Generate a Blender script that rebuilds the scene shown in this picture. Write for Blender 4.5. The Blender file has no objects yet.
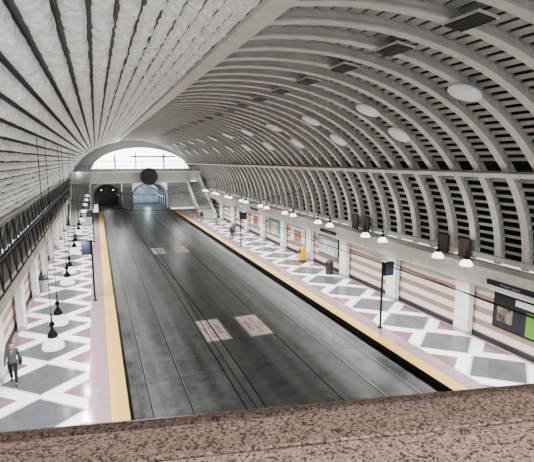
import bpy, bmesh, math, random
from mathutils import Vector, Matrix, noise
random.seed(4)
scene=bpy.context.scene
col=scene.collection
try:
    scene.view_settings.look='AgX - Medium High Contrast'
except Exception: pass

# ------------------------------------------------------------------ materials
def new_mat(name):
    m=bpy.data.materials.new(name); m.use_nodes=True
    return m, m.node_tree.nodes, m.node_tree.links, m.node_tree.nodes["Principled BSDF"]
def mat(name,c,rough=.6,metal=0,emit=None,es=0,c2=None,scale=6,bump=0,stretch=(1,1,1),detail=4,bd=.05):
    m,N,L,b=new_mat(name)
    b.inputs["Base Color"].default_value=(*c,1); b.inputs["Roughness"].default_value=rough
    b.inputs["Metallic"].default_value=metal
    if emit: b.inputs["Emission Color"].default_value=(*emit,1); b.inputs["Emission Strength"].default_value=es
    tc=N.new("ShaderNodeTexCoord"); mp=N.new("ShaderNodeMapping"); mp.inputs["Scale"].default_value=stretch
    L.new(tc.outputs["Object"],mp.inputs["Vector"])
    nz=N.new("ShaderNodeTexNoise"); nz.inputs["Scale"].default_value=scale; nz.inputs["Detail"].default_value=detail
    L.new(mp.outputs[0],nz.inputs["Vector"])
    if c2 is None: c2=tuple(x*.86 for x in c)
    r=N.new("ShaderNodeValToRGB"); r.color_ramp.elements[0].position=.35; r.color_ramp.elements[1].position=.65
    r.color_ramp.elements[0].color=(*c2,1); r.color_ramp.elements[1].color=(*c,1)
    L.new(nz.outputs["Fac"],r.inputs[0]); L.new(r.outputs[0],b.inputs["Base Color"])
    if bump:
        bp=N.new("ShaderNodeBump"); bp.inputs["Strength"].default_value=bump; bp.inputs["Distance"].default_value=bd
        L.new(nz.outputs["Fac"],bp.inputs["Height"]); L.new(bp.outputs[0],b.inputs["Normal"])
    return m
def math_node(N,L,op,a,b=None,c=None):
    n=N.new("ShaderNodeMath"); n.operation=op
    for i,v in enumerate((a,b,c)):
        if v is None: continue
        if isinstance(v,(int,float)): n.inputs[i].default_value=v
        else: L.new(v,n.inputs[i])
    return n.outputs[0]
def mixc(N,L,f,a,b):
    n=N.new("ShaderNodeMix"); n.data_type='RGBA'
    L.new(f,n.inputs[0])
    for i,v in ((6,a),(7,b)):
        if isinstance(v,tuple): n.inputs[i].default_value=(*v,1)
        else: L.new(v,n.inputs[i])
    return n.outputs[2]

def tile_mat(name,cx):
    m,N,L,b=new_mat(name)
    tc=N.new("ShaderNodeTexCoord"); s=N.new("ShaderNodeSeparateXYZ"); L.new(tc.outputs["Object"],s.inputs[0])
    M=lambda op,a,b=None,c=None: math_node(N,L,op,a,b,c)
    ax=M('ABSOLUTE',M('SUBTRACT',s.outputs[0],cx))
    fy=M('FRACT',M('ADD',M('DIVIDE',M('SUBTRACT',s.outputs[1],13.15),3.1),.5+20))
    ay=M('MULTIPLY',M('ABSOLUTE',M('SUBTRACT',fy,.5)),3.1)
    d=M('ADD',M('DIVIDE',ax,1.75),M('DIVIDE',ay,1.5))
    grey=M('LESS_THAN',d,.92)
    rim=M('LESS_THAN',d,1.0)
    ay2=M('SUBTRACT',1.55,ay)
    tri=M('ADD',M('DIVIDE',M('ABSOLUTE',M('SUBTRACT',ax,1.75)),1.1),M('DIVIDE',ay2,.9))
    small=M('LESS_THAN',tri,.9)
    edge=M('GREATER_THAN',ax,1.75)
    nz=N.new("ShaderNodeTexNoise"); nz.inputs["Scale"].default_value=3; L.new(tc.outputs["Object"],nz.inputs["Vector"])
    br=N.new("ShaderNodeTexBrick"); br.offset=0; br.inputs["Scale"].default_value=1
    br.inputs["Brick Width"].default_value=.31; br.inputs["Row Height"].default_value=.31; br.inputs["Mortar Size"].default_value=.006
    L.new(tc.outputs["Object"],br.inputs["Vector"])
    c=mixc(N,L,small,(.92,.92,.93),(.25,.165,.185))
    c=mixc(N,L,rim,c,(.60,.56,.58))
    c=mixc(N,L,grey,c,(.125,.135,.15))
    c=mixc(N,L,edge,c,(.38,.285,.305))
    dk=M('ADD',M('MULTIPLY',nz.outputs["Fac"],.3),.85)
    dk=M('MULTIPLY',dk,M('SUBTRACT',1,M('MULTIPLY',br.outputs["Fac"],.2)))
    mm=N.new("ShaderNodeVectorMath"); mm.operation='SCALE'; L.new(c,mm.inputs[0]); L.new(dk,mm.inputs["Scale"])
    L.new(mm.outputs[0],b.inputs["Base Color"]); b.inputs["Roughness"].default_value=.13
    return m
def stripe_mat(name):
    m,N,L,b=new_mat(name)
    tc=N.new("ShaderNodeTexCoord"); s=N.new("ShaderNodeSeparateXYZ"); L.new(tc.outputs["Object"],s.inputs[0])
    M=lambda op,a,b=None,c=None: math_node(N,L,op,a,b,c)
    f=M('FRACT',M('DIVIDE',s.outputs[2],.66))
    st=M('LESS_THAN',f,.48)
    c=mixc(N,L,st,(.68,.63,.59),(.32,.225,.19))
    L.new(c,b.inputs["Base Color"]); b.inputs["Roughness"].default_value=.4
    return m
def bed_mat():
    m,N,L,b=new_mat("road_bed_concrete")
    tc=N.new("ShaderNodeTexCoord"); s=N.new("ShaderNodeSeparateXYZ"); L.new(tc.outputs["Object"],s.inputs[0])
    M=lambda op,a,b=None,c=None: math_node(N,L,op,a,b,c)
    mp=N.new("ShaderNodeMapping"); mp.inputs["Scale"].default_value=(1.1,.06,1); L.new(tc.outputs["Object"],mp.inputs["Vector"])
    nz=N.new("ShaderNodeTexNoise"); nz.inputs["Scale"].default_value=1; nz.inputs["Detail"].default_value=5; L.new(mp.outputs[0],nz.inputs["Vector"])
    n2=N.new("ShaderNodeTexNoise"); n2.inputs["Scale"].default_value=1.3; n2.inputs["Detail"].default_value=8; n2.inputs["Roughness"].default_value=.7; L.new(tc.outputs["Object"],n2.inputs["Vector"])
    v=M('ADD',M('MULTIPLY',nz.outputs["Fac"],.5),M('MULTIPLY',n2.outputs["Fac"],.5))
    r=N.new("ShaderNodeValToRGB"); r.color_ramp.elements[0].position=.38; r.color_ramp.elements[1].position=.62
    r.color_ramp.elements[0].color=(.030,.036,.034,1); r.color_ramp.elements[1].color=(.165,.18,.172,1)
    L.new(v,r.inputs[0])
    jt=M('LESS_THAN',M('FRACT',M('DIVIDE',s.outputs[1],6.0)),.006)
    c=mixc(N,L,jt,r.outputs[0],(.03,.03,.03))
    L.new(c,b.inputs["Base Color"])
    rr=M('ADD',M('MULTIPLY',n2.outputs["Fac"],.4),.2); L.new(rr,b.inputs["Roughness"])
    return m
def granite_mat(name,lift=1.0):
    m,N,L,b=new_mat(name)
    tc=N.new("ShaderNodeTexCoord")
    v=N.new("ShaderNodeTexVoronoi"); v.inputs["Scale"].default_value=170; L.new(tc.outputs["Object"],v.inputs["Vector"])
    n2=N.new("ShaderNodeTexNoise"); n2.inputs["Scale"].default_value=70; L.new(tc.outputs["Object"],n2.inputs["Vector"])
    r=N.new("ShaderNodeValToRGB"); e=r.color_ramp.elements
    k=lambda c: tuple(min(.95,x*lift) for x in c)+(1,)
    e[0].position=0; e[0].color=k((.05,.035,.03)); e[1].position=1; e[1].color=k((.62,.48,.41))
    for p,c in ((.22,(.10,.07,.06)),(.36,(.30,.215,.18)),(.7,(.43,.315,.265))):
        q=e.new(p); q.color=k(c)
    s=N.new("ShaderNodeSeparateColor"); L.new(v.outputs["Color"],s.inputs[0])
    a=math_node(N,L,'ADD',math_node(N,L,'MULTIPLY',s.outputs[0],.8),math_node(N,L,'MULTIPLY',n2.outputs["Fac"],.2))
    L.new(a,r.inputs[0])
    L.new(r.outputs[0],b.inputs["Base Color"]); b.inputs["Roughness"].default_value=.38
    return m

M_shell=mat("vault_backing_dark",(.006,.006,.006),.9)
M_rib=mat("painted_steel_rib",(.60,.59,.57),.5,scale=2)
M_louver=mat("grey_louver",(.42,.415,.405),.6,scale=2)
M_band=mat("smooth_panel_pale",(.60,.59,.57),.5,scale=1.5)
M_foil=mat("sprayed_ceiling",(.93,.93,.93),.4,c2=(.62,.62,.62),scale=9,bump=.8,bd=.10,detail=5)
M_groove=mat("groove_shade_dark",(.12,.12,.12),.8)  # groove faces coloured dark to stand for the shade between ridges
M_white=mat("white_paint",(.82,.82,.81),.45,scale=2)
M_fascia=mat("fascia_cream",(.70,.69,.66),.5,scale=2)
M_bridge=mat("bridge_grey",(.62,.62,.61),.6,scale=1)
M_stripe=stripe_mat("striped_wall")
M_bed=bed_mat()
M_gran=granite_mat("granite_shaded_edge",.42)  # same granite darkened: shade on the far edge put into its colour
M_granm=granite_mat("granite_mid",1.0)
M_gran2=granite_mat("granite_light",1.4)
M_yel=mat("tactile_yellow",(.70,.46,.14),.6,scale=10,bump=.3)
M_black=mat("black_metal",(.012,.012,.014),.4)
M_dark=mat("dark_grey_metal",(.04,.04,.045),.5)
M_mid=mat("mid_grey_metal",(.16,.17,.18),.5)
M_steel=mat("rail_steel",(.22,.23,.23),.4,.5)
M_railbed=mat("rail_slot_dark",(.02,.02,.02),.7)
M_lamp=mat("opal_glass",(.9,.9,.88),.4,emit=(1,.98,.93),es=2.6)
M_lamp2=mat("opal_glass_dim",(.85,.85,.83),.4,emit=(1,.98,.93),es=1.3)
M_disc=mat("disc_fixture_white",(.75,.75,.75),.4,emit=(1,1,1),es=.1)
M_brown=mat("brown_grille",(.12,.085,.055),.6)
M_conc=mat("concrete_grey",(.45,.45,.44),.7,scale=1.2)
M_glow=mat("lit_mezzanine_glass",(.9,.9,.9),.4,emit=(1,.99,.97),es=4.5)
M_blue=mat("navy_sign",(.02,.025,.05),.4)
M_bluelining=mat("tunnel_lining_blue_glow",(.50,.58,.66),.3,emit=(.6,.72,.85),es=.16,scale=1.2,c2=(.25,.31,.38))  # bluish light in the bore put into the lining colour and emission
M_tun=mat("tunnel_lining_grey",(.14,.14,.14),.6,scale=1.2)
M_signw=mat("marking_white",(.88,.87,.85),.6,scale=4)
M_red=mat("marking_red",(.60,.09,.07),.6)
M_yellowbox=mat("yellow_box",(.75,.50,.05),.5)
M_skin=mat("skin",(.55,.36,.27),.5)
M_wire=mat("copper_wire_dark",(.015,.015,.015),.5)

# ------------------------------------------------------------------ mesh helpers
def link(o): col.objects.link(o); return o
def mk(name,verts,faces,m,smooth=False):
    me=bpy.data.meshes.new(name); me.from_pydata([tuple(v) for v in verts],[],faces); me.update()
    ms=m if isinstance(m,(list,tuple)) else [m]
    for x in ms: me.materials.append(x)
    if smooth:
        for p in me.polygons: p.use_smooth=True
    return link(bpy.data.objects.new(name,me))
def boxgeo(x0,x1,y0,y1,z0,z1):
    v=[(x0,y0,z0),(x1,y0,z0),(x1,y1,z0),(x0,y1,z0),(x0,y0,z1),(x1,y0,z1),(x1,y1,z1),(x0,y1,z1)]
    f=[(0,3,2,1),(4,5,6,7),(0,1,5,4),(1,2,6,5),(2,3,7,6),(3,0,4,7)]
    return v,f
def boxes(name,lst,m,bevel=0):
    V=[];F=[]
    for b in lst:
        v,f=boxgeo(*b); o=len(V); V+=v; F+=[tuple(i+o for i in q) for q in f]
    ob=mk(name,V,F,m)
    if bevel:
        md=ob.modifiers.new("bevel","BEVEL"); md.width=bevel; md.segments=3; md.limit_method='ANGLE'
    return ob
def lathe(name,prof,m,seg=24,axis='Z',smooth=True):
    V=[];F=[]
    for r,z in prof:
        for i in range(seg):
            a=2*math.pi*i/seg
            if axis=='Z': V.append((r*math.cos(a),r*math.sin(a),z))
            else: V.append((r*math.cos(a),z,r*math.sin(a)))
    n=len(prof)
    for j in range(n-1):
        for i in range(seg):
            k=(i+1)%seg
            F.append((j*seg+i,j*seg+k,(j+1)*seg+k,(j+1)*seg+i))
    F.append(tuple(range(seg))[::-1]); F.append(tuple((n-1)*seg+i for i in range(seg)))
    return mk(name,V,F,m,smooth)
def rod(name,p,q,r,m,seg=10):
    bm=bmesh.new()
    p=Vector(p);q=Vector(q);d=q-p
    bmesh.ops.create_cone(bm,cap_ends=True,segments=seg,radius1=r,radius2=r,depth=d.length,
        matrix=Matrix.Translation((p+q)/2)@d.to_track_quat('Z','Y').to_matrix().to_4x4())
    me=bpy.data.meshes.new(name); bm.to_mesh(me); bm.free(); me.materials.append(m)
    return link(bpy.data.objects.new(name,me))
def tag(o,label,cat,group=None):
    o["label"]=label; o["category"]=cat
    if group: o["group"]=group
    return o
def struct(o,label=None):
    o["kind"]="structure"
    if label: o["label"]=label
    return o
def thing(name,parts,loc,label,cat,group=None,rot=0):
    e=bpy.data.objects.new(name,None); e.empty_display_size=.2; link(e)
    e.location=loc; e.rotation_euler=(0,0,rot)
    for p in parts: p.parent=e
    return tag(e,label,cat,group)
def copy_thing(src,loc,rot=None):
    n=src.copy(); col.objects.link(n); n.location=loc
    if rot is not None: n.rotation_euler=(0,0,rot)
    for c in src.children:
        d=c.copy(); col.objects.link(d); d.parent=n
        for g in c.children:
            h=g.copy(); col.objects.link(h); h.parent=d
    return n
def curve_to_mesh(name,cu,m):
    t=bpy.data.objects.new(name+"_src",cu); link(t)
    dg=bpy.context.evaluated_depsgraph_get(); dg.update()
    me=bpy.data.meshes.new_from_object(t.evaluated_get(dg)); me.name=name
    bpy.data.objects.remove(t); bpy.data.curves.remove(cu)
    me.materials.clear(); me.materials.append(m)
    return link(bpy.data.objects.new(name,me))
def text_mesh(name,s,size,m,ext=.004):
    cu=bpy.data.curves.new(name,'FONT'); cu.body=s; cu.size=size; cu.extrude=ext; cu.align_x='CENTER'; cu.align_y='CENTER'
    return curve_to_mesh(name,cu,m)

# ------------------------------------------------------------------ layout numbers
CX=6.7; A=11.3; B=8.6; Z0=4.0
XL,XR=-4.5,17.9; EL,ER=.65,12.7
Y0,Y1=-3.0,88.0
def E(tdeg,off=0):
    t=math.radians(tdeg)
    return CX+(A+off)*math.cos(t), Z0+(B+off)*math.sin(t)

# ------------------------------------------------------------------ shell
V=[];F=[]
ts=[i*3 for i in range(61)]
for t in ts:
    x,z=E(t,.85); V+= [(x,Y0,z),(x,Y1,z)]
for i in range(len(ts)-1): F.append((2*i,2*i+1,2*i+3,2*i+2))
o=mk("ceiling",V,F,M_shell,True); struct(o,"dark backing behind the ribbed barrel vault")

struct(boxes("floor",[(EL-.6,ER+.6,Y0,Y1+14,-.65,-.35)],M_bed),"dark stained concrete roadway with embedded tracks")
fr=struct(boxes("floor",[(ER,XR,Y0,82,-.349,0)],[tile_mat("tiles_diamond_a",15.9)]),"white platform tiles with grey diamonds")
fl=struct(boxes("floor",[(XL,EL,Y0,82,-.349,0)],[tile_mat("tiles_diamond_b",-2.5)]),"white platform tiles with grey diamonds")
for x0,x1,xe0,xe1 in ((ER+.0,ER+.62,ER-.012,ER),(EL-.62,EL,EL,EL+.012)):
    tag(boxes("tactile_strip",[(x0,x1,Y0+.02,81.9,.0,.012)],M_yel),"yellow tactile warning strip along the platform edge","tactile strip","tactile strips")
    struct(boxes("trim_1" if x0>5 else "trim_2",[(xe0,xe1,Y0,82,-.34,-.0)],M_black),"platform edge face blackened as its shadow line")  # black strip stands in for the shadow line below the platform edge

struct(boxes("wall_right",[(XR,XR+.4,Y0,Y1,-.35,3.9)],M_stripe),"wall with brown and white horizontal stripes")
struct(boxes("wall_left",[(XL-.4,XL,Y0,Y1,-.35,3.9)],M_stripe),"wall with brown and white horizontal stripes")
for s,xa,xb in ((1,17.25,XR),(-1,XL,XL+.65)):
    struct(boxes("trim_3" if s>0 else "trim_4",[(xa,xb,Y0,82,3.0,3.75),(xa-.06 ,xb+.06,Y0,82,3.75,3.88),(xa-.03,xb+.03,Y0,82,2.9,3.0)],M_fascia),"pale fascia beam above the wall panels")
    struct(boxes("baseboard_right" if s>0 else "baseboard_left",[((XR-.05) if s>0 else XL,XR if s>0 else XL+.05,Y0,82,0,.25)],M_dark))

# ------------------------------------------------------------------ ribs
def arc_rib(name,t0,t1,oi,oo,w,m,step=3):
    V=[];F=[]
    n=max(2,int(abs(t1-t0)/step)+1)
    prof=[(-w/2,oi),(w/2,oi),(w/2,oi+.06),(w*.2,oi+.06),(w*.2,oo),(-w*.2,oo),(-w*.2,oi+.06),(-w/2,oi+.06)]
    k=len(prof)
    for i in range(n):
        t=t0+(t1-t0)*i/(n-1)
        for y,off in prof:
            x,z=E(t,off); V.append((x,y,z))
    for i in range(n-1):
        for j in range(k):
            j2=(j+1)%k
            F.append((i*k+j,i*k+j2,(i+1)*k+j2,(i+1)*k+j))
    F.append(tuple(range(k))[::-1]); F.append(tuple((n-1)*k+j for j in range(k)))
    return mk(name,V,F,m)
ribR=arc_rib("vault_rib",0,104,0,.42,.36,M_rib)
tag(ribR,"curved light grey steel rib arching up the vault","rib","vault ribs")
ribL=arc_rib("wall_rib",166.2,177.2,0,.42,.30,M_louver)
tag(ribL,"short curved grey rib rising from the wall","rib","lower wall ribs")
PITCH=1.5
ys=[.5+PITCH*i for i in range(58)]
ribR.location.y=ys[0]; ribL.location.y=ys[0]
for y in ys[1:]:
    for src in (ribR,ribL):
        n=src.copy(); n.location.y=y; col.objects.link(n)

def louver(t,halfdeg,o0,o1,name="ceiling_louver",m=M_louver,th=.04):
    V=[]
    a=E(t-halfdeg,o0); b=E(t+halfdeg,o1); c=E(t+halfdeg,o1+th); d=E(t-halfdeg,o0+th)
    for y in (Y0,Y1-.2):
        for p in (a,b,c,d): V.append((p[0],y,p[1]))
    F=[(0,1,2,3),(7,6,5,4),(0,4,5,1),(1,5,6,2),(2,6,7,3),(3,7,4,0)]
    return mk(name,V,F,m)
t=4.0
while t<100:
    if t<29: w=.40; st=2.6
    elif t<62: w=.40+(t-29)/33*.1; st=2.2
    else: w=.50+(t-62)/36*.3; st=2.2+.2*(t-62)/36
    if abs(t-31)>1.4:
        tag(louver(t,w,.26,.31),"long grey ventilation louver running between the vault ribs","louver","vault louvers")
    t+=st
t=168
while t<177:
    tag(louver(t,.35,.24,.29,m=M_dark),"long dark ventilation louver beside the wall ribs","louver","vault louvers")
    t+=2.9
for t,h,mm in ((31,.8,M_rib),(1.8,.8,M_rib),(178.2,.8,M_dark)):
    tag(louver(t,h,-.21,-.21,"vault_purlin",mm,.2),"heavy longitudinal beam running along the vault","beam","vault beams")
for t,h in ((105.4,1.9),(164.9,1.3)):
    tag(louver(t,h,-.14,-.14,"ceiling_strip",M_band,.12),"smooth pale panel strip running along the vault","ceiling strip","smooth vault strips")

T0,T1=107.4,163.6
n_r=24; per=9
yl=[];y=Y0
while y<Y1-.2:
    yl.append(y); y+= .085 if y<12 else (.22 if y<25 else .9)
V=[];F=[];MI=[]
cols_=n_r*per+1
for y in yl:
    for i in range(cols_):
        u=i/per; t=T0+(T1-T0)*i/(cols_-1)
        h=abs(math.sin(math.pi*u))**.55
        fl_=math.floor(min(u,n_r-.001))
        quilt=.3+.7*abs(math.sin(math.pi*(y/.5+fl_*.37)))**.6 if y<26 else .85
        nz=noise.noise(Vector((fl_*5.3,y*2.2,0)))*.7+noise.noise(Vector((u*3.5,y*5,3)))*.7
        off=.16-.22*h-.07*h*quilt-(.08*nz*h)
        x,z=E(t,off); V.append((x,y,z))
for j in range(len(yl)-1):
    for i in range(cols_-1):
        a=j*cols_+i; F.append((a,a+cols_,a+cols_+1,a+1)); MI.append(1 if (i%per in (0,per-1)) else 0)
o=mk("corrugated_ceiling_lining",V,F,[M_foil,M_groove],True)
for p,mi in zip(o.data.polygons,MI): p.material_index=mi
tag(o,"bright silvery corrugated sprayed lining over the vault side","ceiling lining")

def vault_matrix(t,y,off):
    x,z=E(t,off); tt=math.radians(t)
    tan=Vector((-(A)*math.sin(tt),0,B*math.cos(tt))).normalized()
    yv=Vector((0,1,0)); nrm=tan.cross(yv)
    c=Vector((CX-x,0,Z0-z))
    if nrm.dot(c)<0: nrm=-nrm
    xa=yv.cross(nrm)
    m=Matrix((xa,yv,nrm)).transposed().to_4x4(); m.translation=Vector((x,y,z)); return m
d1=lathe("disc_body",[(.02,.0),(.52,.0),(.60,.06),(.58,.12),(.3,.16),(.02,.165)],M_disc,32)
d2=lathe("mounting_ring",[(.3,-.04),(.3,.0)],M_dark,20)
disc=thing("disc_light",[d1,d2],(0,0,0),"round white disc uplight reflector fixed to the vault ribs","ceiling light","vault disc lights")
first=True
for t_,ya in ((60,12.5),(47.5,18.6)):
    for i in range(12):
        y=ya+6.0*i
        if y>84: continue
        m=vault_matrix(t_,y,-.05)
        n=disc if first else copy_thing(disc,(0,0,0)); first=False
        n.matrix_world=m
vb=boxes("vent_frame",[(-.34,.34,-.60,.60,-.0,.06)],M_rib)
vg=boxes("grille",[(-.30,.30,-.55,.55,.06,.08)],M_black)
vs=boxes("slats",[(-.27+.12*i,-.25+.12*i,-.55,.55,.08,.10) for i in range(5)],M_dark)
vent=thing("ceiling_vent",[vb,vg,vs],(0,0,0),"dark rectangular ventilation opening near the vault crown","vent","crown vents")
for i in range(24):
    y=9+3*i
    n=vent if i==0 else copy_thing(vent,(0,0,0))
    n.matrix_world=vault_matrix(79,y,-.01)

gp=boxes("panel_frame",[(-.04,.04,-.38,.38,0,1.0)],M_dark)
gf=boxes("panel_face",[(-.06,-.04,-.34,.34,.05,.95)],M_brown)
gs=boxes("slats",[(-.075,-.06,-.34,.34,.1+.11*i,.13+.11*i) for i in range(8)],M_dark)
panel=thing("speaker_panel",[gp,gf,gs],(17.62,17.2,4.0),"brown slatted speaker panel mounted above the fascia","speaker panel","speaker panels")
for y in (18.7,26.2,27.6): copy_thing(panel,(17.62,y,4.0))

# ------------------------------------------------------------------ lamps
SH=[(.27,0),(.28,.02),(.25,.12),(.19,.20),(.10,.26),(.05,.27)]
s1=lathe("lamp_shade",SH,M_lamp,24)
s2=lathe("cap",[(.06,.26),(.11,.28),(.09,.37),(.04,.43),(.03,.5)],M_black,16)
s3=lathe("finial",[(.02,.52),(.06,.56),(.06,.62),(.02,.66)],M_black,12)
s4=rod("stem",(0,0,.48),(0,0,.85),.018,M_black)
s5=rod("cable",(0,0,.85),(0,0,5.45),.005,M_dark,6)
lamp=thing("pendant_lamp",[s1,s2,s3,s4,s5],(14.7,14.2,4.5),"white bell-shaped pendant lamp with black cap over the platform","lamp","platform pendant lamps")
for i in range(9):
    for dy in (0,1.7):
        y=14.2+6*i+dy
        if (i,dy)!=(0,0): copy_thing(lamp,(14.7,y,4.5))
r0=lathe("lamp_shade",[(r*.92,z) for r,z in SH],M_lamp2,24)
r1=rod("hanging_rod",(0,0,.85),(0,0,5.0),.008,M_dark)
r2=lathe("cap",[(.07,.25),(.12,.28),(.10,.36),(.05,.43),(.03,.5)],M_dark,16)
c3=s3.copy(); c4=s4.copy(); link(c3); link(c4)
lampB=thing("pendant_lamp",[r0,r2,c3,c4,r1],(-1.2,11.3,4.5),"white bell-shaped pendant lamp with dark cap on a thin rod","lamp","rod-hung platform lamps")
for i in range(9):
    for dy in (0,1.7):
        if (i,dy)==(0,0) or (i>3 and dy>0): continue
        copy_thing(lampB,(-1.2,11.3+6*i+dy,4.5))

def truss():
    L_=3.0; za,zb=4.3,6.5
    P=[]
    for p,q in (((0,0,za),(0,L_,za)),((-.25,0,zb),(-.25,L_,zb)),((-.12,0,(za+zb)/2),(-.12,L_,(za+zb)/2))): P.append(rod("chord",p,q,.04,M_dark,8))
    for y in (.05,1.55): P.append(rod("upright",(0,y,za),(-.25,y,zb),.03,M_dark,8))
    for p,q in (((0,.05,za),(-.25,1.55,zb)),((0,1.55,za),(-.25,3.0,zb))): P.append(rod("diagonal",p,q,.022,M_dark,8))
    return thing("lattice_truss",P,(-3.3,4,0),"dark steel lattice truss running above the wall fascia","truss","wall lattice trusses")
tr0=truss()
for i in range(1,20): copy_thing(tr0,(-3.3,4+3*i,0))

# ------------------------------------------------------------------ pilasters
def pil():
    a=boxes("shaft",[(-.14,.2,-.48,.48,.22,2.7)],M_white,.02)
    b=boxes("base",[(-.16,.22,-.5,.5,0,.22)],M_conc,.02)
    c=boxes("capital",[(-.18,.24,-.52,.52,2.7,2.89)],M_white,.02)
    return thing("pilaster",[a,b,c],(0,0,0),"white wall pilaster with grey base between wall bays","pilaster","wall pilasters")
p=pil(); p.location=(17.62,17,0)
for i in range(-1,11):
    if i: copy_thing(p,(17.62,17+6*i,0))
for i in range(0,10):
    copy_thing(p,(XL+.28,20+6*i,0))

def poster(y,w,z0,z1,scheme,label):
    parts=[boxes("frame",[(-.05,0,-w/2,w/2,z0,z1)],M_black,.01)]
    if scheme=="dark":
        parts.append(boxes("poster",[(-.06,-.05,-w/2+.08,w/2-.08,z0+.08,z1-.08)],mat("poster_dark",(.03,.03,.04),.3)))
        parts.append(boxes("green_panel",[(-.065,-.06,-w/2+.1,-.35,z0+.1,z1-.65)],mat("poster_green",(.14,.34,.06),.4)))
        parts.append(boxes("picture_panel",[(-.065,-.06,.35,w/2-.25,z0+.35,z1-.7)],mat("poster_picture",(.32,.26,.2),.4,c2=(.05,.04,.05),scale=3)))
        parts.append(boxes("white_band",[(-.065,-.06,-w/2+.15,w/2-1.2,z1-.5,z1-.2)],mat("poster_white",(.80,.80,.80),.4)))
    else:
        c=scheme
        parts.append(boxes("poster",[(-.06,-.05,-w/2+.08,w/2-.08,z0+.08,z1-.08)],mat("poster_bg",c[0],.4)))
        parts.append(boxes("picture",[(-.065,-.06,-w/4,w/4,z0+.3,z1-.4)],mat("poster_fg",c[1],.4,scale=1.5,c2=tuple(x*.5 for x in c[1]))))
        parts.append(boxes("caption_band",[(-.065,-.06,-w/2+.12,w/2-.12,z0+.12,z0+.26)],mat("poster_bd",c[2],.4)))
    return thing("wall_poster",parts,(XR-.01,y,0),label,"poster","wall posters")
poster(13.9,2.9,.95,2.8,"dark","dark framed poster with green and white panels")
poster(32,3.4,.9,2.7,((.45,.50,.56),(.8,.8,.75),(.1,.1,.1)),"grey-blue and white framed poster on striped wall")
poster(38,3.4,.9,2.7,((.80,.78,.75),(.5,.25,.15),(.1,.1,.2)),"white and orange framed poster on striped wall")
poster(44,3.4,.9,2.7,((.10,.25,.3),(.7,.6,.3),(.8,.8,.8)),"teal and yellow framed poster on striped wall")
poster(50,3.4,.9,2.7,((.75,.75,.75),(.5,.15,.1),(.1,.2,.4)),"white and red framed poster on striped wall")
poster(56,3.4,.9,2.7,((.7,.7,.7),(.1,.2,.5),(.7,.1,.1)),"pale and blue framed poster on striped wall")
def nameplate(y):
    b=boxes("plate",[(-.04,0,-1.3,1.3,3.15,3.40)],M_blue,.005)
    t=text_mesh("lettering","Pioneer Square",.17,M_louver)
    t.matrix_world=Matrix.Translation((-.05,0,3.275))@Matrix(((0,0,-1),(-1,0,0),(0,1,0))).to_4x4()
    return thing("station_name_sign",[b,t],(17.25,y,0),"thin dark station name plate with pale lettering on fascia","sign","station name signs")
n=nameplate(14.0)
for y in (31,49): copy_thing(n,(17.25,y,0))

# ------------------------------------------------------------------ track
for xc in (2.25,11.1):
    for dx in (-.72,.72):
        a=boxes("rail_head",[(-.03,.03,Y0,Y1+12,-.35,-.340)],M_steel)
        b=boxes("slot",[(-.07,-.03,Y0,Y1+12,-.35,-.346)],M_railbed)
        thing("rail",[a,b],(xc+dx,0,0),"embedded steel rail with dark flange slot in roadway","rail","embedded rails")
for x in (4.85,8.6):
    tag(boxes("drain_slot",[(x-.03,x+.03,Y0,Y1,-.35,-.346)],M_railbed),"dark longitudinal drain slot in the roadway","drain slot","drain slots")
def floor_mark(x,y,rot):
    a=boxes("marking_panel",[(-1.6,1.6,-.68,.68,0,.004)],M_signw)
    parts=[a]
    for s,z_,sy in (("DANGER",.36,.30),("DO NOT CROSS",.33,-.12),("TRACKS",.25,-.46)):
        t=text_mesh("lettering",s,z_,M_red,.002); t.location=(0,sy,.007); parts.append(t)
    parts.append(boxes("border",[(-1.55,1.55,.61,.65,.004,.007),(-1.55,1.55,-.65,-.61,.004,.007),(-1.55,-1.51,-.61,.61,.004,.007),(1.51,1.55,-.61,.61,.004,.007)],M_red))
    return thing("road_marking",parts,(x,y,-.35),"white rectangular road marking with red warning lettering","road marking","road markings",rot)
ma=floor_mark(5.6,22.9,-math.pi/2)
copy_thing(ma,(7.95,22.8,-.35),math.pi/2)
for y in (46,):
    copy_thing(ma,(5.6,y,-.35),-math.pi/2); copy_thing(ma,(7.95,y,-.35),math.pi/2)

def wire(name,pts,r,lab):
    cu=bpy.data.curves.new(name,'CURVE'); cu.dimensions='3D'; cu.bevel_depth=r; cu.bevel_resolution=1
    s=cu.splines.new('POLY'); s.points.add(len(pts)-1)
    for i,q in enumerate(pts): s.points[i].co=(*q,1)
    return tag(curve_to_mesh(name,cu,M_wire),lab,"wire","overhead wires")
for xc in (2.4,11.1):
    wire("contact_wire",[(xc+.25*math.sin(y*.16),y,4.6) for y in range(2,88,3)],.018,"thin dark overhead contact wire above the track")
    wire("messenger_wire",[(xc,y,4.8+.15*math.cos(y*math.pi/9)) for y in range(2,88,2)],.012,"thin dark sagging messenger wire above the track")
for y in (36,54,66):
    wire("span_wire",[(-3.2,y,6.3),(2.4,y,5.1),(6.7,y,4.9),(11.1,y,5.1),(XR-.6,y,6.3)],.02,"thin dark span wire crossing the station")

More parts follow.
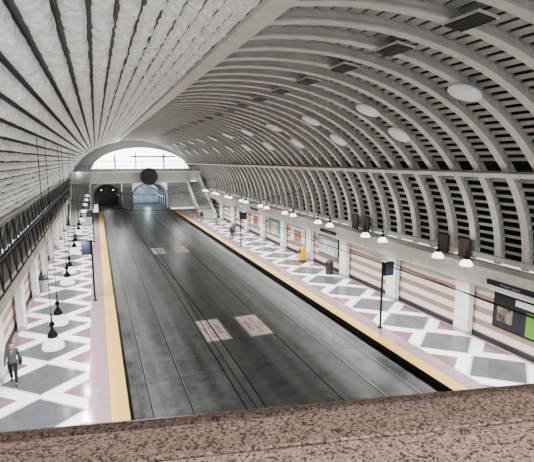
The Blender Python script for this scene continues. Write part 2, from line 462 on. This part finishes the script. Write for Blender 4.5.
# ------------------------------------------------------------------ poles and signs
def sign_pole(h,loc,side,label,bw=.6,bh=.75,off=.35):
    a=rod("pole",(0,0,.04),(0,0,h),.055,M_black,12)
    b=lathe("foot",[(.16,0),(.16,.03),(.07,.05)],M_black,16)
    c=boxes("sign_box",[(side*off-bw/2,side*off+bw/2,-.1,.1,h-bh-.05,h-.05)],M_black,.02)
    d=boxes("display_face",[(side*off-bw/2+.06,side*off+bw/2-.06,-.11,-.1,h-bh+.02,h-.12)],M_blue)
    return thing("sign_pole",[a,b,c,d],loc,label,"sign pole")
sign_pole(3.7,(13.95,19.05,0),1,"black sign pole with dark display box on the platform")
sign_pole(4.0,(-.52,29.7,0),-1,"slim black pole carrying a dark sign box",.55,.9,.32)
sign_pole(3.6,(-.6,52,0),-1,"slim dark pole carrying a small dark sign")
sign_pole(3.6,(14.0,44,0),1,"black sign pole with dark display box farther along")

def bin_(loc,m,lab):
    a=lathe("bin_body",[(.26,0),(.30,.05),(.32,.85),(.30,.88)],m,20)
    b=lathe("lid",[(.33,.88),(.33,.95),(.2,1.08),(.03,1.12)],M_dark,20)
    c=boxes("opening",[(-.331,-.30,-.14,.14,.72,.84)],M_black)
    return thing("litter_bin",[a,b,c],loc,lab,"bin")
bin_((17.0,30.2,0),M_dark,"dark grey round litter bin standing by the wall")
bin_((-3.8,33,0),M_conc,"light grey round litter bin standing by the wall")
a=boxes("cabinet_body",[(-.25,.25,-.3,.3,.12,1.25)],M_yellowbox,.03)
b=boxes("base",[(-.2,.2,-.25,.25,0,.12)],M_dark)
c=boxes("window",[(-.262,-.25,-.2,.2,.75,1.1)],M_black)
thing("newspaper_box",[a,b,c],(16.9,35,0),"yellow newspaper box standing on the platform","newspaper box")

# ------------------------------------------------------------------ far end
g=boxes("beam",[(XL+.5,XR-.4,77.4,78.2,5.2,7.1)],M_bridge)
g2=boxes("slab",[(XL+.5,XR-.4,78.2,86,5.6,5.9)],M_conc)
g3=boxes("lower_lip",[(XL+.5,XR-.4,77.3,77.4,5.2,5.4),(XL+.5,XR-.4,77.3,77.4,6.9,7.1)],M_white)
rl=boxes("guardrail",[(XL+1,XR-1,77.6,77.68,8.0,8.08)]+[(XL+1+1.2*i,XL+1.06+1.2*i,77.6,77.66,7.1,8.0) for i in range(18)],M_mid)
thing("mezzanine_bridge",[g,g2,g3,rl],(0,0,0),"pale concrete mezzanine bridge with guardrail crossing the station end","bridge")
px=[(-.9,4.5),(6.3,13.0)]; PZ=4.6
struct(boxes("wall_back",[(XL-.4,px[0][0],Y1,Y1+.6,-.35,7.4),(px[0][1],px[1][0],Y1,Y1+.6,-.35,7.4),(px[1][1],XR+.4,Y1,Y1+.6,-.35,7.4),
  (px[0][0],px[0][1],Y1,Y1+.6,PZ,7.4),(px[1][0],px[1][1],Y1,Y1+.6,PZ,7.4)],M_conc),"grey end wall with two tunnel portals")
def arch_ring(name,cxp,hw,h,ya,yb,wd,m):
    V=[];F=[];n=16
    for i in range(n+1):
        if i==0: P=(1,0,-.35)
        elif i==n: P=(-1,0,-.35)
        else:
            t=math.pi*(i-1)/(n-2); P=(math.cos(t),math.sin(t),1.8)
        for r in (0,wd):
            for y in (ya,yb): V.append((cxp+(hw+r)*P[0],y,P[2]+(h-1.85+r)*P[1]))
    for i in range(n):
        q=4*i
        for u,v in ((0,1),(1,3),(3,2),(2,0)): F.append((q+u,q+v,q+4+v,q+4+u))
    return mk(name,V,F,m)
for (a,b),m,lab in ((px[0],M_tun,"dark grey tunnel lining"),(px[1],M_bluelining,"bluish lit tunnel lining")):
    V=[];F=[];n=16;yy=[Y1+.61,Y1+4,Y1+8,Y1+13]
    cxp=(a+b)/2;hw=(b-a)/2-.02
    for y in yy:
        for i in range(n+1):
            if i==0: V.append((cxp+hw,y,-.34))
            elif i==n: V.append((cxp-hw,y,-.34))
            else:
                t=math.pi*(i-1)/(n-2); V.append((cxp+hw*math.cos(t),y,1.8+(PZ-1.85)*math.sin(t)))
    for j in range(len(yy)-1):
        for i in range(n): q=j*(n+1)+i; F.append((q,q+1,q+n+2,q+n+1))
    o=mk("tunnel_lining",V,F,m,True); tag(o,lab+" curving over the track beyond the portal","tunnel lining")
    struct(boxes("wall_back",[(a-.5,b+.5,Y1+13.05,Y1+13.2,-.35,5)],m))
    tag(arch_ring("portal_arch",cxp,hw,PZ,Y1-.15,Y1-.01,.25,M_conc),"grey arched surround of the tunnel portal","arch","tunnel portal arches")
    for k in range(4):
        tag(arch_ring("tunnel_rib",cxp,hw-.22,PZ-.22,Y1+2.2+3*k,Y1+2.5+3*k,.18,M_mid if m is M_bluelining else M_conc),"curved rib inside the tunnel lining","rib","tunnel ribs")
    if m is M_bluelining:
        for x,z in ((a+.7,1.8),(b-.7,1.8),(cxp-1.6,3.5),(cxp+1.6,3.5)):
            h_=boxes("housing",[(-.10,.10,0,9,.02,.10)],M_dark); t_=boxes("tube",[(-.06,.06,.1,8.9,-.05,.02)],M_glow)
            thing("tunnel_strip_light",[h_,t_],(x,Y1+2,z),"long fluorescent strip light on the tunnel lining","light","tunnel strip lights")
for x in (.8,2.9):
    a_=lathe("signal_lens",[(.10,-.02),(.10,.0),(.02,.03)],M_glow,12,'Y'); b_=boxes("housing",[(-.15,.15,0,.12,-.18,.18)],M_black)
    thing("tunnel_light",[a_,b_],(x,Y1+2.0,3.3),"small bright light fixture inside the tunnel mouth","light","tunnel lights")
GX,GA,GB,GZ=8.3,9.0,3.9,7.4
V=[];F=[];n=28
for i in range(n+1):
    x=GX-GA+2*GA*i/n; zt=GZ+GB*(max(0,1-abs((x-GX)/GA)**2.0))**.6
    V+=[(x,Y1+.1,GZ),(x,Y1+.1,max(GZ+.02,zt))]
for i in range(n): F.append((2*i,2*i+2,2*i+3,2*i+1))
struct(mk("window_1",V,F,M_glow),"brightly lit arched opening above the mezzanine")
V=[];F=[]
for i in range(n+1):
    x=GX-GA+2*GA*i/n; zt=GZ+GB*(max(0,1-abs((x-GX)/GA)**2.0))**.6
    s_=-1+2*i/n; t=math.acos(max(-1,min(1,s_)))
    X_=CX+(A+1)*s_; Z_=max(GZ,Z0+(B+1.2)*math.sin(t))
    V+=[(x,Y1+.05,zt),(X_,Y1+.05,Z_)]
for i in range(n): F.append((2*i,2*i+1,2*i+3,2*i+2))
struct(mk("wall_back",V,F,M_louver),"grey end wall surrounding the lit arch")
bars=[(GX-5,GX-4.7,Y1-.05,Y1+.04,GZ,9.9),(GX-1.2,GX-1.0,Y1-.05,Y1+.04,GZ,10.5),(GX+4,GX+4.3,Y1-.05,Y1+.04,GZ,10.2),(GX-GA*.85,GX+GA*.85,Y1-.05,Y1+.04,8.7,8.85),(GX-2,GX+6.5,Y1-.05,Y1+.04,9.5,9.8)]
tag(boxes("window_frame",bars,M_louver),"pale mullions of the lit end arch","window frame")
ck=[lathe("clock_face",[(.02,-.16),(1.25,-.16),(1.25,-.12)],M_black,40,'Y'),
    lathe("rim",[(1.22,-.2),(1.42,-.2),(1.42,.2),(1.22,.2)],M_dark,40,'Y'),
    boxes("hour_marks",[(-.05,.05,-.175,-.165,1.0,1.18),(-.05,.05,-.175,-.165,-1.18,-1.0),(1.0,1.18,-.175,-.165,-.05,.05),(-1.18,-1.0,-.175,-.165,-.05,.05)],M_louver),
    boxes("minute_hand",[(-.03,.03,-.19,-.18,-.1,.95)],M_louver),boxes("hour_hand",[(-.1,.65,-.19,-.18,-.04,.04)],M_louver),
    boxes("bracket",[(-.3,.3,.2,.78,-.3,.3)],M_dark)]
thing("station_clock",ck,(8.3,76.5,6.3),"large round dark station clock hung on the bridge","clock")
def stair(x0,x1,lab):
    st=boxes("steps",[(x0,x1,66+.36*i,66+.36*(i+1)+.01,0 if i<3 else .17*i-.4,.17*(i+1)) for i in range(31)],M_conc)
    parts=[st]
    for x in (x0,x1):
        V=[(x-.04,66,1.0),(x+.04,66,1.0),(x+.04,66,.1),(x-.04,66,.1),(x-.04,77.2,6.5),(x+.04,77.2,6.5),(x+.04,77.2,5.3),(x-.04,77.2,5.3)]
        parts.append(mk("balustrade",V,[(0,1,2,3),(7,6,5,4),(0,4,5,1),(1,5,6,2),(2,6,7,3),(3,7,4,0)],M_white))
    return thing("staircase",parts,(0,0,0),lab,"stairs","end staircases")
stair(14.6,17.0,"grey staircase with white balustrades rising to the bridge")
stair(XL+.8,-1.0,"grey staircase with white balustrades rising to the bridge")

# ------------------------------------------------------------------ foreground granite parapet
P1=Vector((-.272,1.243)); P2=Vector((1.265,.924)); d=(P2-P1).normalized()
ang=math.atan2(d.y,d.x)
mid=(P1+P2)/2
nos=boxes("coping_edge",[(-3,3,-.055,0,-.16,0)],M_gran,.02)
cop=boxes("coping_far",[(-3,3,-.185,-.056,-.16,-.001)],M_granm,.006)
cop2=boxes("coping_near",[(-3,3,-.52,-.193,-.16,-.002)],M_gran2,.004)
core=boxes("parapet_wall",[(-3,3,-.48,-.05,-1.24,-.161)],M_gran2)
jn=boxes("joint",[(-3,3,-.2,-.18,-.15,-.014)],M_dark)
thing("granite_parapet",[nos,cop,cop2,core,jn],(mid.x,mid.y,8.3),"speckled pink-brown polished granite parapet with shade-darkened edge and groove","parapet",None,ang)
struct(boxes("floor",[(XL+.9,14,Y0,.35,6.9,7.05)],M_conc),"mezzanine floor slab")

# ------------------------------------------------------------------ people
def seg_mesh(name,segs,m,vox,smooth_it=3,extra=None):
    bm=bmesh.new()
    for p,r1,q,r2 in segs:
        p=Vector(p);q=Vector(q);dd=q-p
        if dd.length>1e-5:
            bmesh.ops.create_cone(bm,cap_ends=True,segments=14,radius1=r1,radius2=r2,depth=dd.length,
              matrix=Matrix.Translation((p+q)/2)@dd.to_track_quat('Z','Y').to_matrix().to_4x4())
        bmesh.ops.create_icosphere(bm,subdivisions=2,radius=r1,matrix=Matrix.Translation(p))
        bmesh.ops.create_icosphere(bm,subdivisions=2,radius=r2,matrix=Matrix.Translation(q))
    for c,sc in (extra or []):
        bmesh.ops.create_icosphere(bm,subdivisions=3,radius=1,matrix=Matrix.Translation(c)@Matrix.Diagonal((*sc,1)))
    me=bpy.data.meshes.new(name); bm.to_mesh(me); bm.free(); me.materials.append(m)
    o=link(bpy.data.objects.new(name,me))
    rm=o.modifiers.new("remesh","REMESH"); rm.mode='VOXEL'; rm.voxel_size=vox; rm.use_smooth_shade=True
    sm=o.modifiers.new("smooth","SMOOTH"); sm.iterations=smooth_it; sm.factor=.5
    return o
def person(loc,rot,h,top,legs,hairc,label,stride=.28,vox=.014,bag=None):
    k=h/1.72
    S=lambda p:tuple(c*k for c in p)
    st=stride
    hipL,hipR=(.09,0,.92),(-.09,0,.92)
    kneL,kneR=(.10,-st*.6-.03,.50),(-.10,st*.35-.02,.50)
    ankL,ankR=(.10,-st,.09),(-.10,st+.02,.11)
    shL,shR=(.17,.0,1.42),(-.17,.0,1.42)
    elL,elR=(.24,st*.35+.02,1.14),(-.24,-st*.3,1.14)
    wrL,wrR=(.25,st*.35-.10,.90),(-.25,-st*.3-.14,.92)
    body=[]; 
    def sg(l,p,a,q,b): l.append((S(p),a*k,S(q),b*k))
    for hp,kn,an in ((hipL,kneL,ankL),(hipR,kneR,ankR)):
        sg(body,hp,.078,kn,.052); sg(body,kn,.05,an,.034)
        sg(body,an,.034,(an[0],an[1]-.13,an[2]-.055),.028)
    sg(body,(0,0,.95),.115,(0,0,1.15),.10); sg(body,(0,0,1.15),.10,(0,0,1.35),.115)
    sg(body,(.08,0,1.36),.085,(-.08,0,1.36),.085); sg(body,shL,.05,shR,.05)
    sg(body,(0,0,1.42),.055,(0,-.01,1.53),.05)
    for sh,el,wr,sx in ((shL,elL,wrL,1),(shR,elR,wrR,-1)):
        sg(body,sh,.046,el,.036); sg(body,el,.035,wr,.024)
        w=Vector(wr); pal=w+Vector((0,-.015,-.07)); sg(body,tuple(w),.024,tuple(pal),.028)
        for i,(L_) in enumerate((.062,.07,.066,.052)):
            b=pal+Vector((0,-.026+.018*i,-.02)); m1=b+Vector((-sx*.006,-.003,-L_*.55)); m2=m1+Vector((-sx*.016,-.003,-L_*.42))
            sg(body,tuple(b),.0095,tuple(m1),.009); sg(body,tuple(m1),.009,tuple(m2),.008)
        tb=pal+Vector((-sx*.005,-.028,.02)); sg(body,tuple(tb),.011,tuple(tb+Vector((-sx*.01,-.035,-.035))),.009)
    ex=[(S((0,-.01,1.625)),S((.073,.092,.105))),(S((0,-.04,1.575)),S((.05,.055,.055))),(S((0,-.108,1.61)),S((.012,.018,.022))),
        (S((.074,0,1.615)),S((.012,.02,.03))),(S((-.074,0,1.615)),S((.012,.02,.03))),(S((0,-.095,1.572)),S((.024,.008,.008)))]
    bd=seg_mesh("body",body,M_skin,vox*.75,1,ex)
    tr=[]
    for hp,kn,an in ((hipL,kneL,ankL),(hipR,kneR,ankR)):
        sg(tr,hp,.098,kn,.068); sg(tr,kn,.066,(an[0],an[1]+.0,an[2]+.03),.052)
    sg(tr,(.05,0,.95),.11,(-.05,0,.95),.11); sg(tr,(0,0,.95),.12,(0,0,1.02),.118)
    t=seg_mesh("trousers",tr,legs,vox,3)
    jk=[]
    sg(jk,(.045,0,.93),.125,(.035,0,1.15),.118); sg(jk,(-.045,0,.93),.125,(-.035,0,1.15),.118)
    sg(jk,(.05,0,1.15),.115,(.07,0,1.34),.115); sg(jk,(-.05,0,1.15),.115,(-.07,0,1.34),.115); sg(jk,shL,.068,shR,.068); sg(jk,(0,0,1.4),.08,(0,0,1.46),.07)
    for sh,el,wr in ((shL,elL,wrL),(shR,elR,wrR)):
        sg(jk,sh,.066,el,.054); sg(jk,el,.052,wr,.042)
    j=seg_mesh("jacket",jk,top,vox,3)
    hr=seg_mesh("hair",[],mat("hair",hairc,.6),vox*.8,1,[(S((0,.018,1.655)),S((.084,.095,.092))),(S((0,.06,1.58)),S((.07,.05,.09)))])
    parts=[bd,t,j,hr]
    for an in (ankL,ankR):
        s=seg_mesh("shoe",[(S((an[0],an[1]+.03,an[2]-.04)),.042*k,S((an[0],an[1]-.15,an[2]-.05)),.036*k)],M_black,vox*.8,2)
        parts.append(s)
    for sx in (-1,1):
        e=seg_mesh("eye",[],M_black,.004,0,[(S((sx*.028,-.096,1.632)),S((.010,.008,.007)))]); parts.append(e)
    if bag:
        b=boxes("shoulder_bag",[(.20*k,.34*k,-.16*k,.14*k,.80*k,1.05*k)],bag,.03); parts.append(b)
        b2=rod("bag_strap",S((.27,0,1.04)),S((.10,-.05,1.47)),.014*k,bag); parts.append(b2)
    return thing("person",parts,loc,label,"person",None,rot)
c_dark=mat("cloth_black",(.03,.03,.035),.8); c_grey=mat("cloth_grey",(.12,.13,.16),.8); c_blue=mat("cloth_denim",(.05,.08,.16),.8)
c_w=mat("cloth_white",(.6,.6,.6),.8)
person((-3.6,19.4,0),.1,1.72,c_grey,c_dark,(.03,.02,.015),"person in grey jacket and black trousers walking with shoulder bag",.26,.014,c_dark)
person((14.0,47.5,0),.5,1.72,c_dark,c_blue,(.03,.02,.015),"person in black jacket and jeans standing on platform",.06,.022)
person((14.7,49.0,0),2.6,1.68,c_blue,c_dark,(.1,.06,.03),"person in navy jacket and dark trousers standing on platform",.06,.022)
person((14.1,63,0),.2,1.75,c_dark,c_grey,(.03,.02,.015),"person in black coat walking on platform",.2,.024)
person((15.4,60,0),3.0,1.7,c_w,c_dark,(.05,.03,.02),"person in white top and dark trousers walking",.2,.024)

# ------------------------------------------------------------------ lights
def pl(x,y,z,e,r=.12,c=(1,.98,.94)):
    l=bpy.data.lights.new("fill_point",'POINT'); l.energy=e; l.shadow_soft_size=r; l.color=c
    o=bpy.data.objects.new("lamp_or_fill_light",l); o.location=(x,y,z); link(o)  # bare point light added as fill, no fixture at this spot
for x in (-1.2,14.7):
    y=5.2
    while y<66:
        l=bpy.data.lights.new("lamp_spot",'SPOT'); l.energy=820; l.spot_size=math.radians(138); l.spot_blend=.7; l.shadow_soft_size=.12; l.color=(1,.985,.96)
        o=bpy.data.objects.new("lamp_or_fill_light",l); o.location=(x,y,4.42); link(o)
        y+=3.0
for i in range(14):
    y=5+6*i
    pl(16.0,y,5.2,62,.2); pl(-2.6,y,6.9,20,.2)
pl(-.5,-1.5,8.2,120,.3); pl(1.5,-1.5,10.2,180,.3); pl(-.3,4,7.2,150,.3); pl(1.0,9,7.6,80,.3)  # near fill, added to brighten the lining and parapet around the camera
pl(4.5,83,8.5,300,.4); pl(10,83,8.5,300,.4); pl(9.7,Y1+6,2,300,.3,(.8,.9,1)); pl(1.8,Y1+6,3,130,.3); pl(3,71,5,420,.3); pl(12,71,5,420,.3)  # added points brightening the bridge, mezzanine end and tunnel bores
w=bpy.data.worlds.new("world"); scene.world=w; w.use_nodes=True
w.node_tree.nodes["Background"].inputs[0].default_value=(1,.98,.96,1)
w.node_tree.nodes["Background"].inputs[1].default_value=1.15

# ------------------------------------------------------------------ camera
f=440.0
th=math.atan(71/f); psi=math.atan(172/f*math.cos(th))
cam=bpy.data.cameras.new("cam"); cam.sensor_width=36; cam.lens=36*f/534; cam.clip_start=.05; cam.clip_end=400
co=bpy.data.objects.new("camera",cam); link(co)
c=Vector((math.sin(psi)*math.cos(th),math.cos(psi)*math.cos(th),-math.sin(th)))
r=Vector((math.cos(psi),-math.sin(psi),0)); u=r.cross(c)
m=Matrix((r,u,-c)).transposed().to_4x4(); m.translation=Vector((0,0,9)); co.matrix_world=m
scene.camera=co
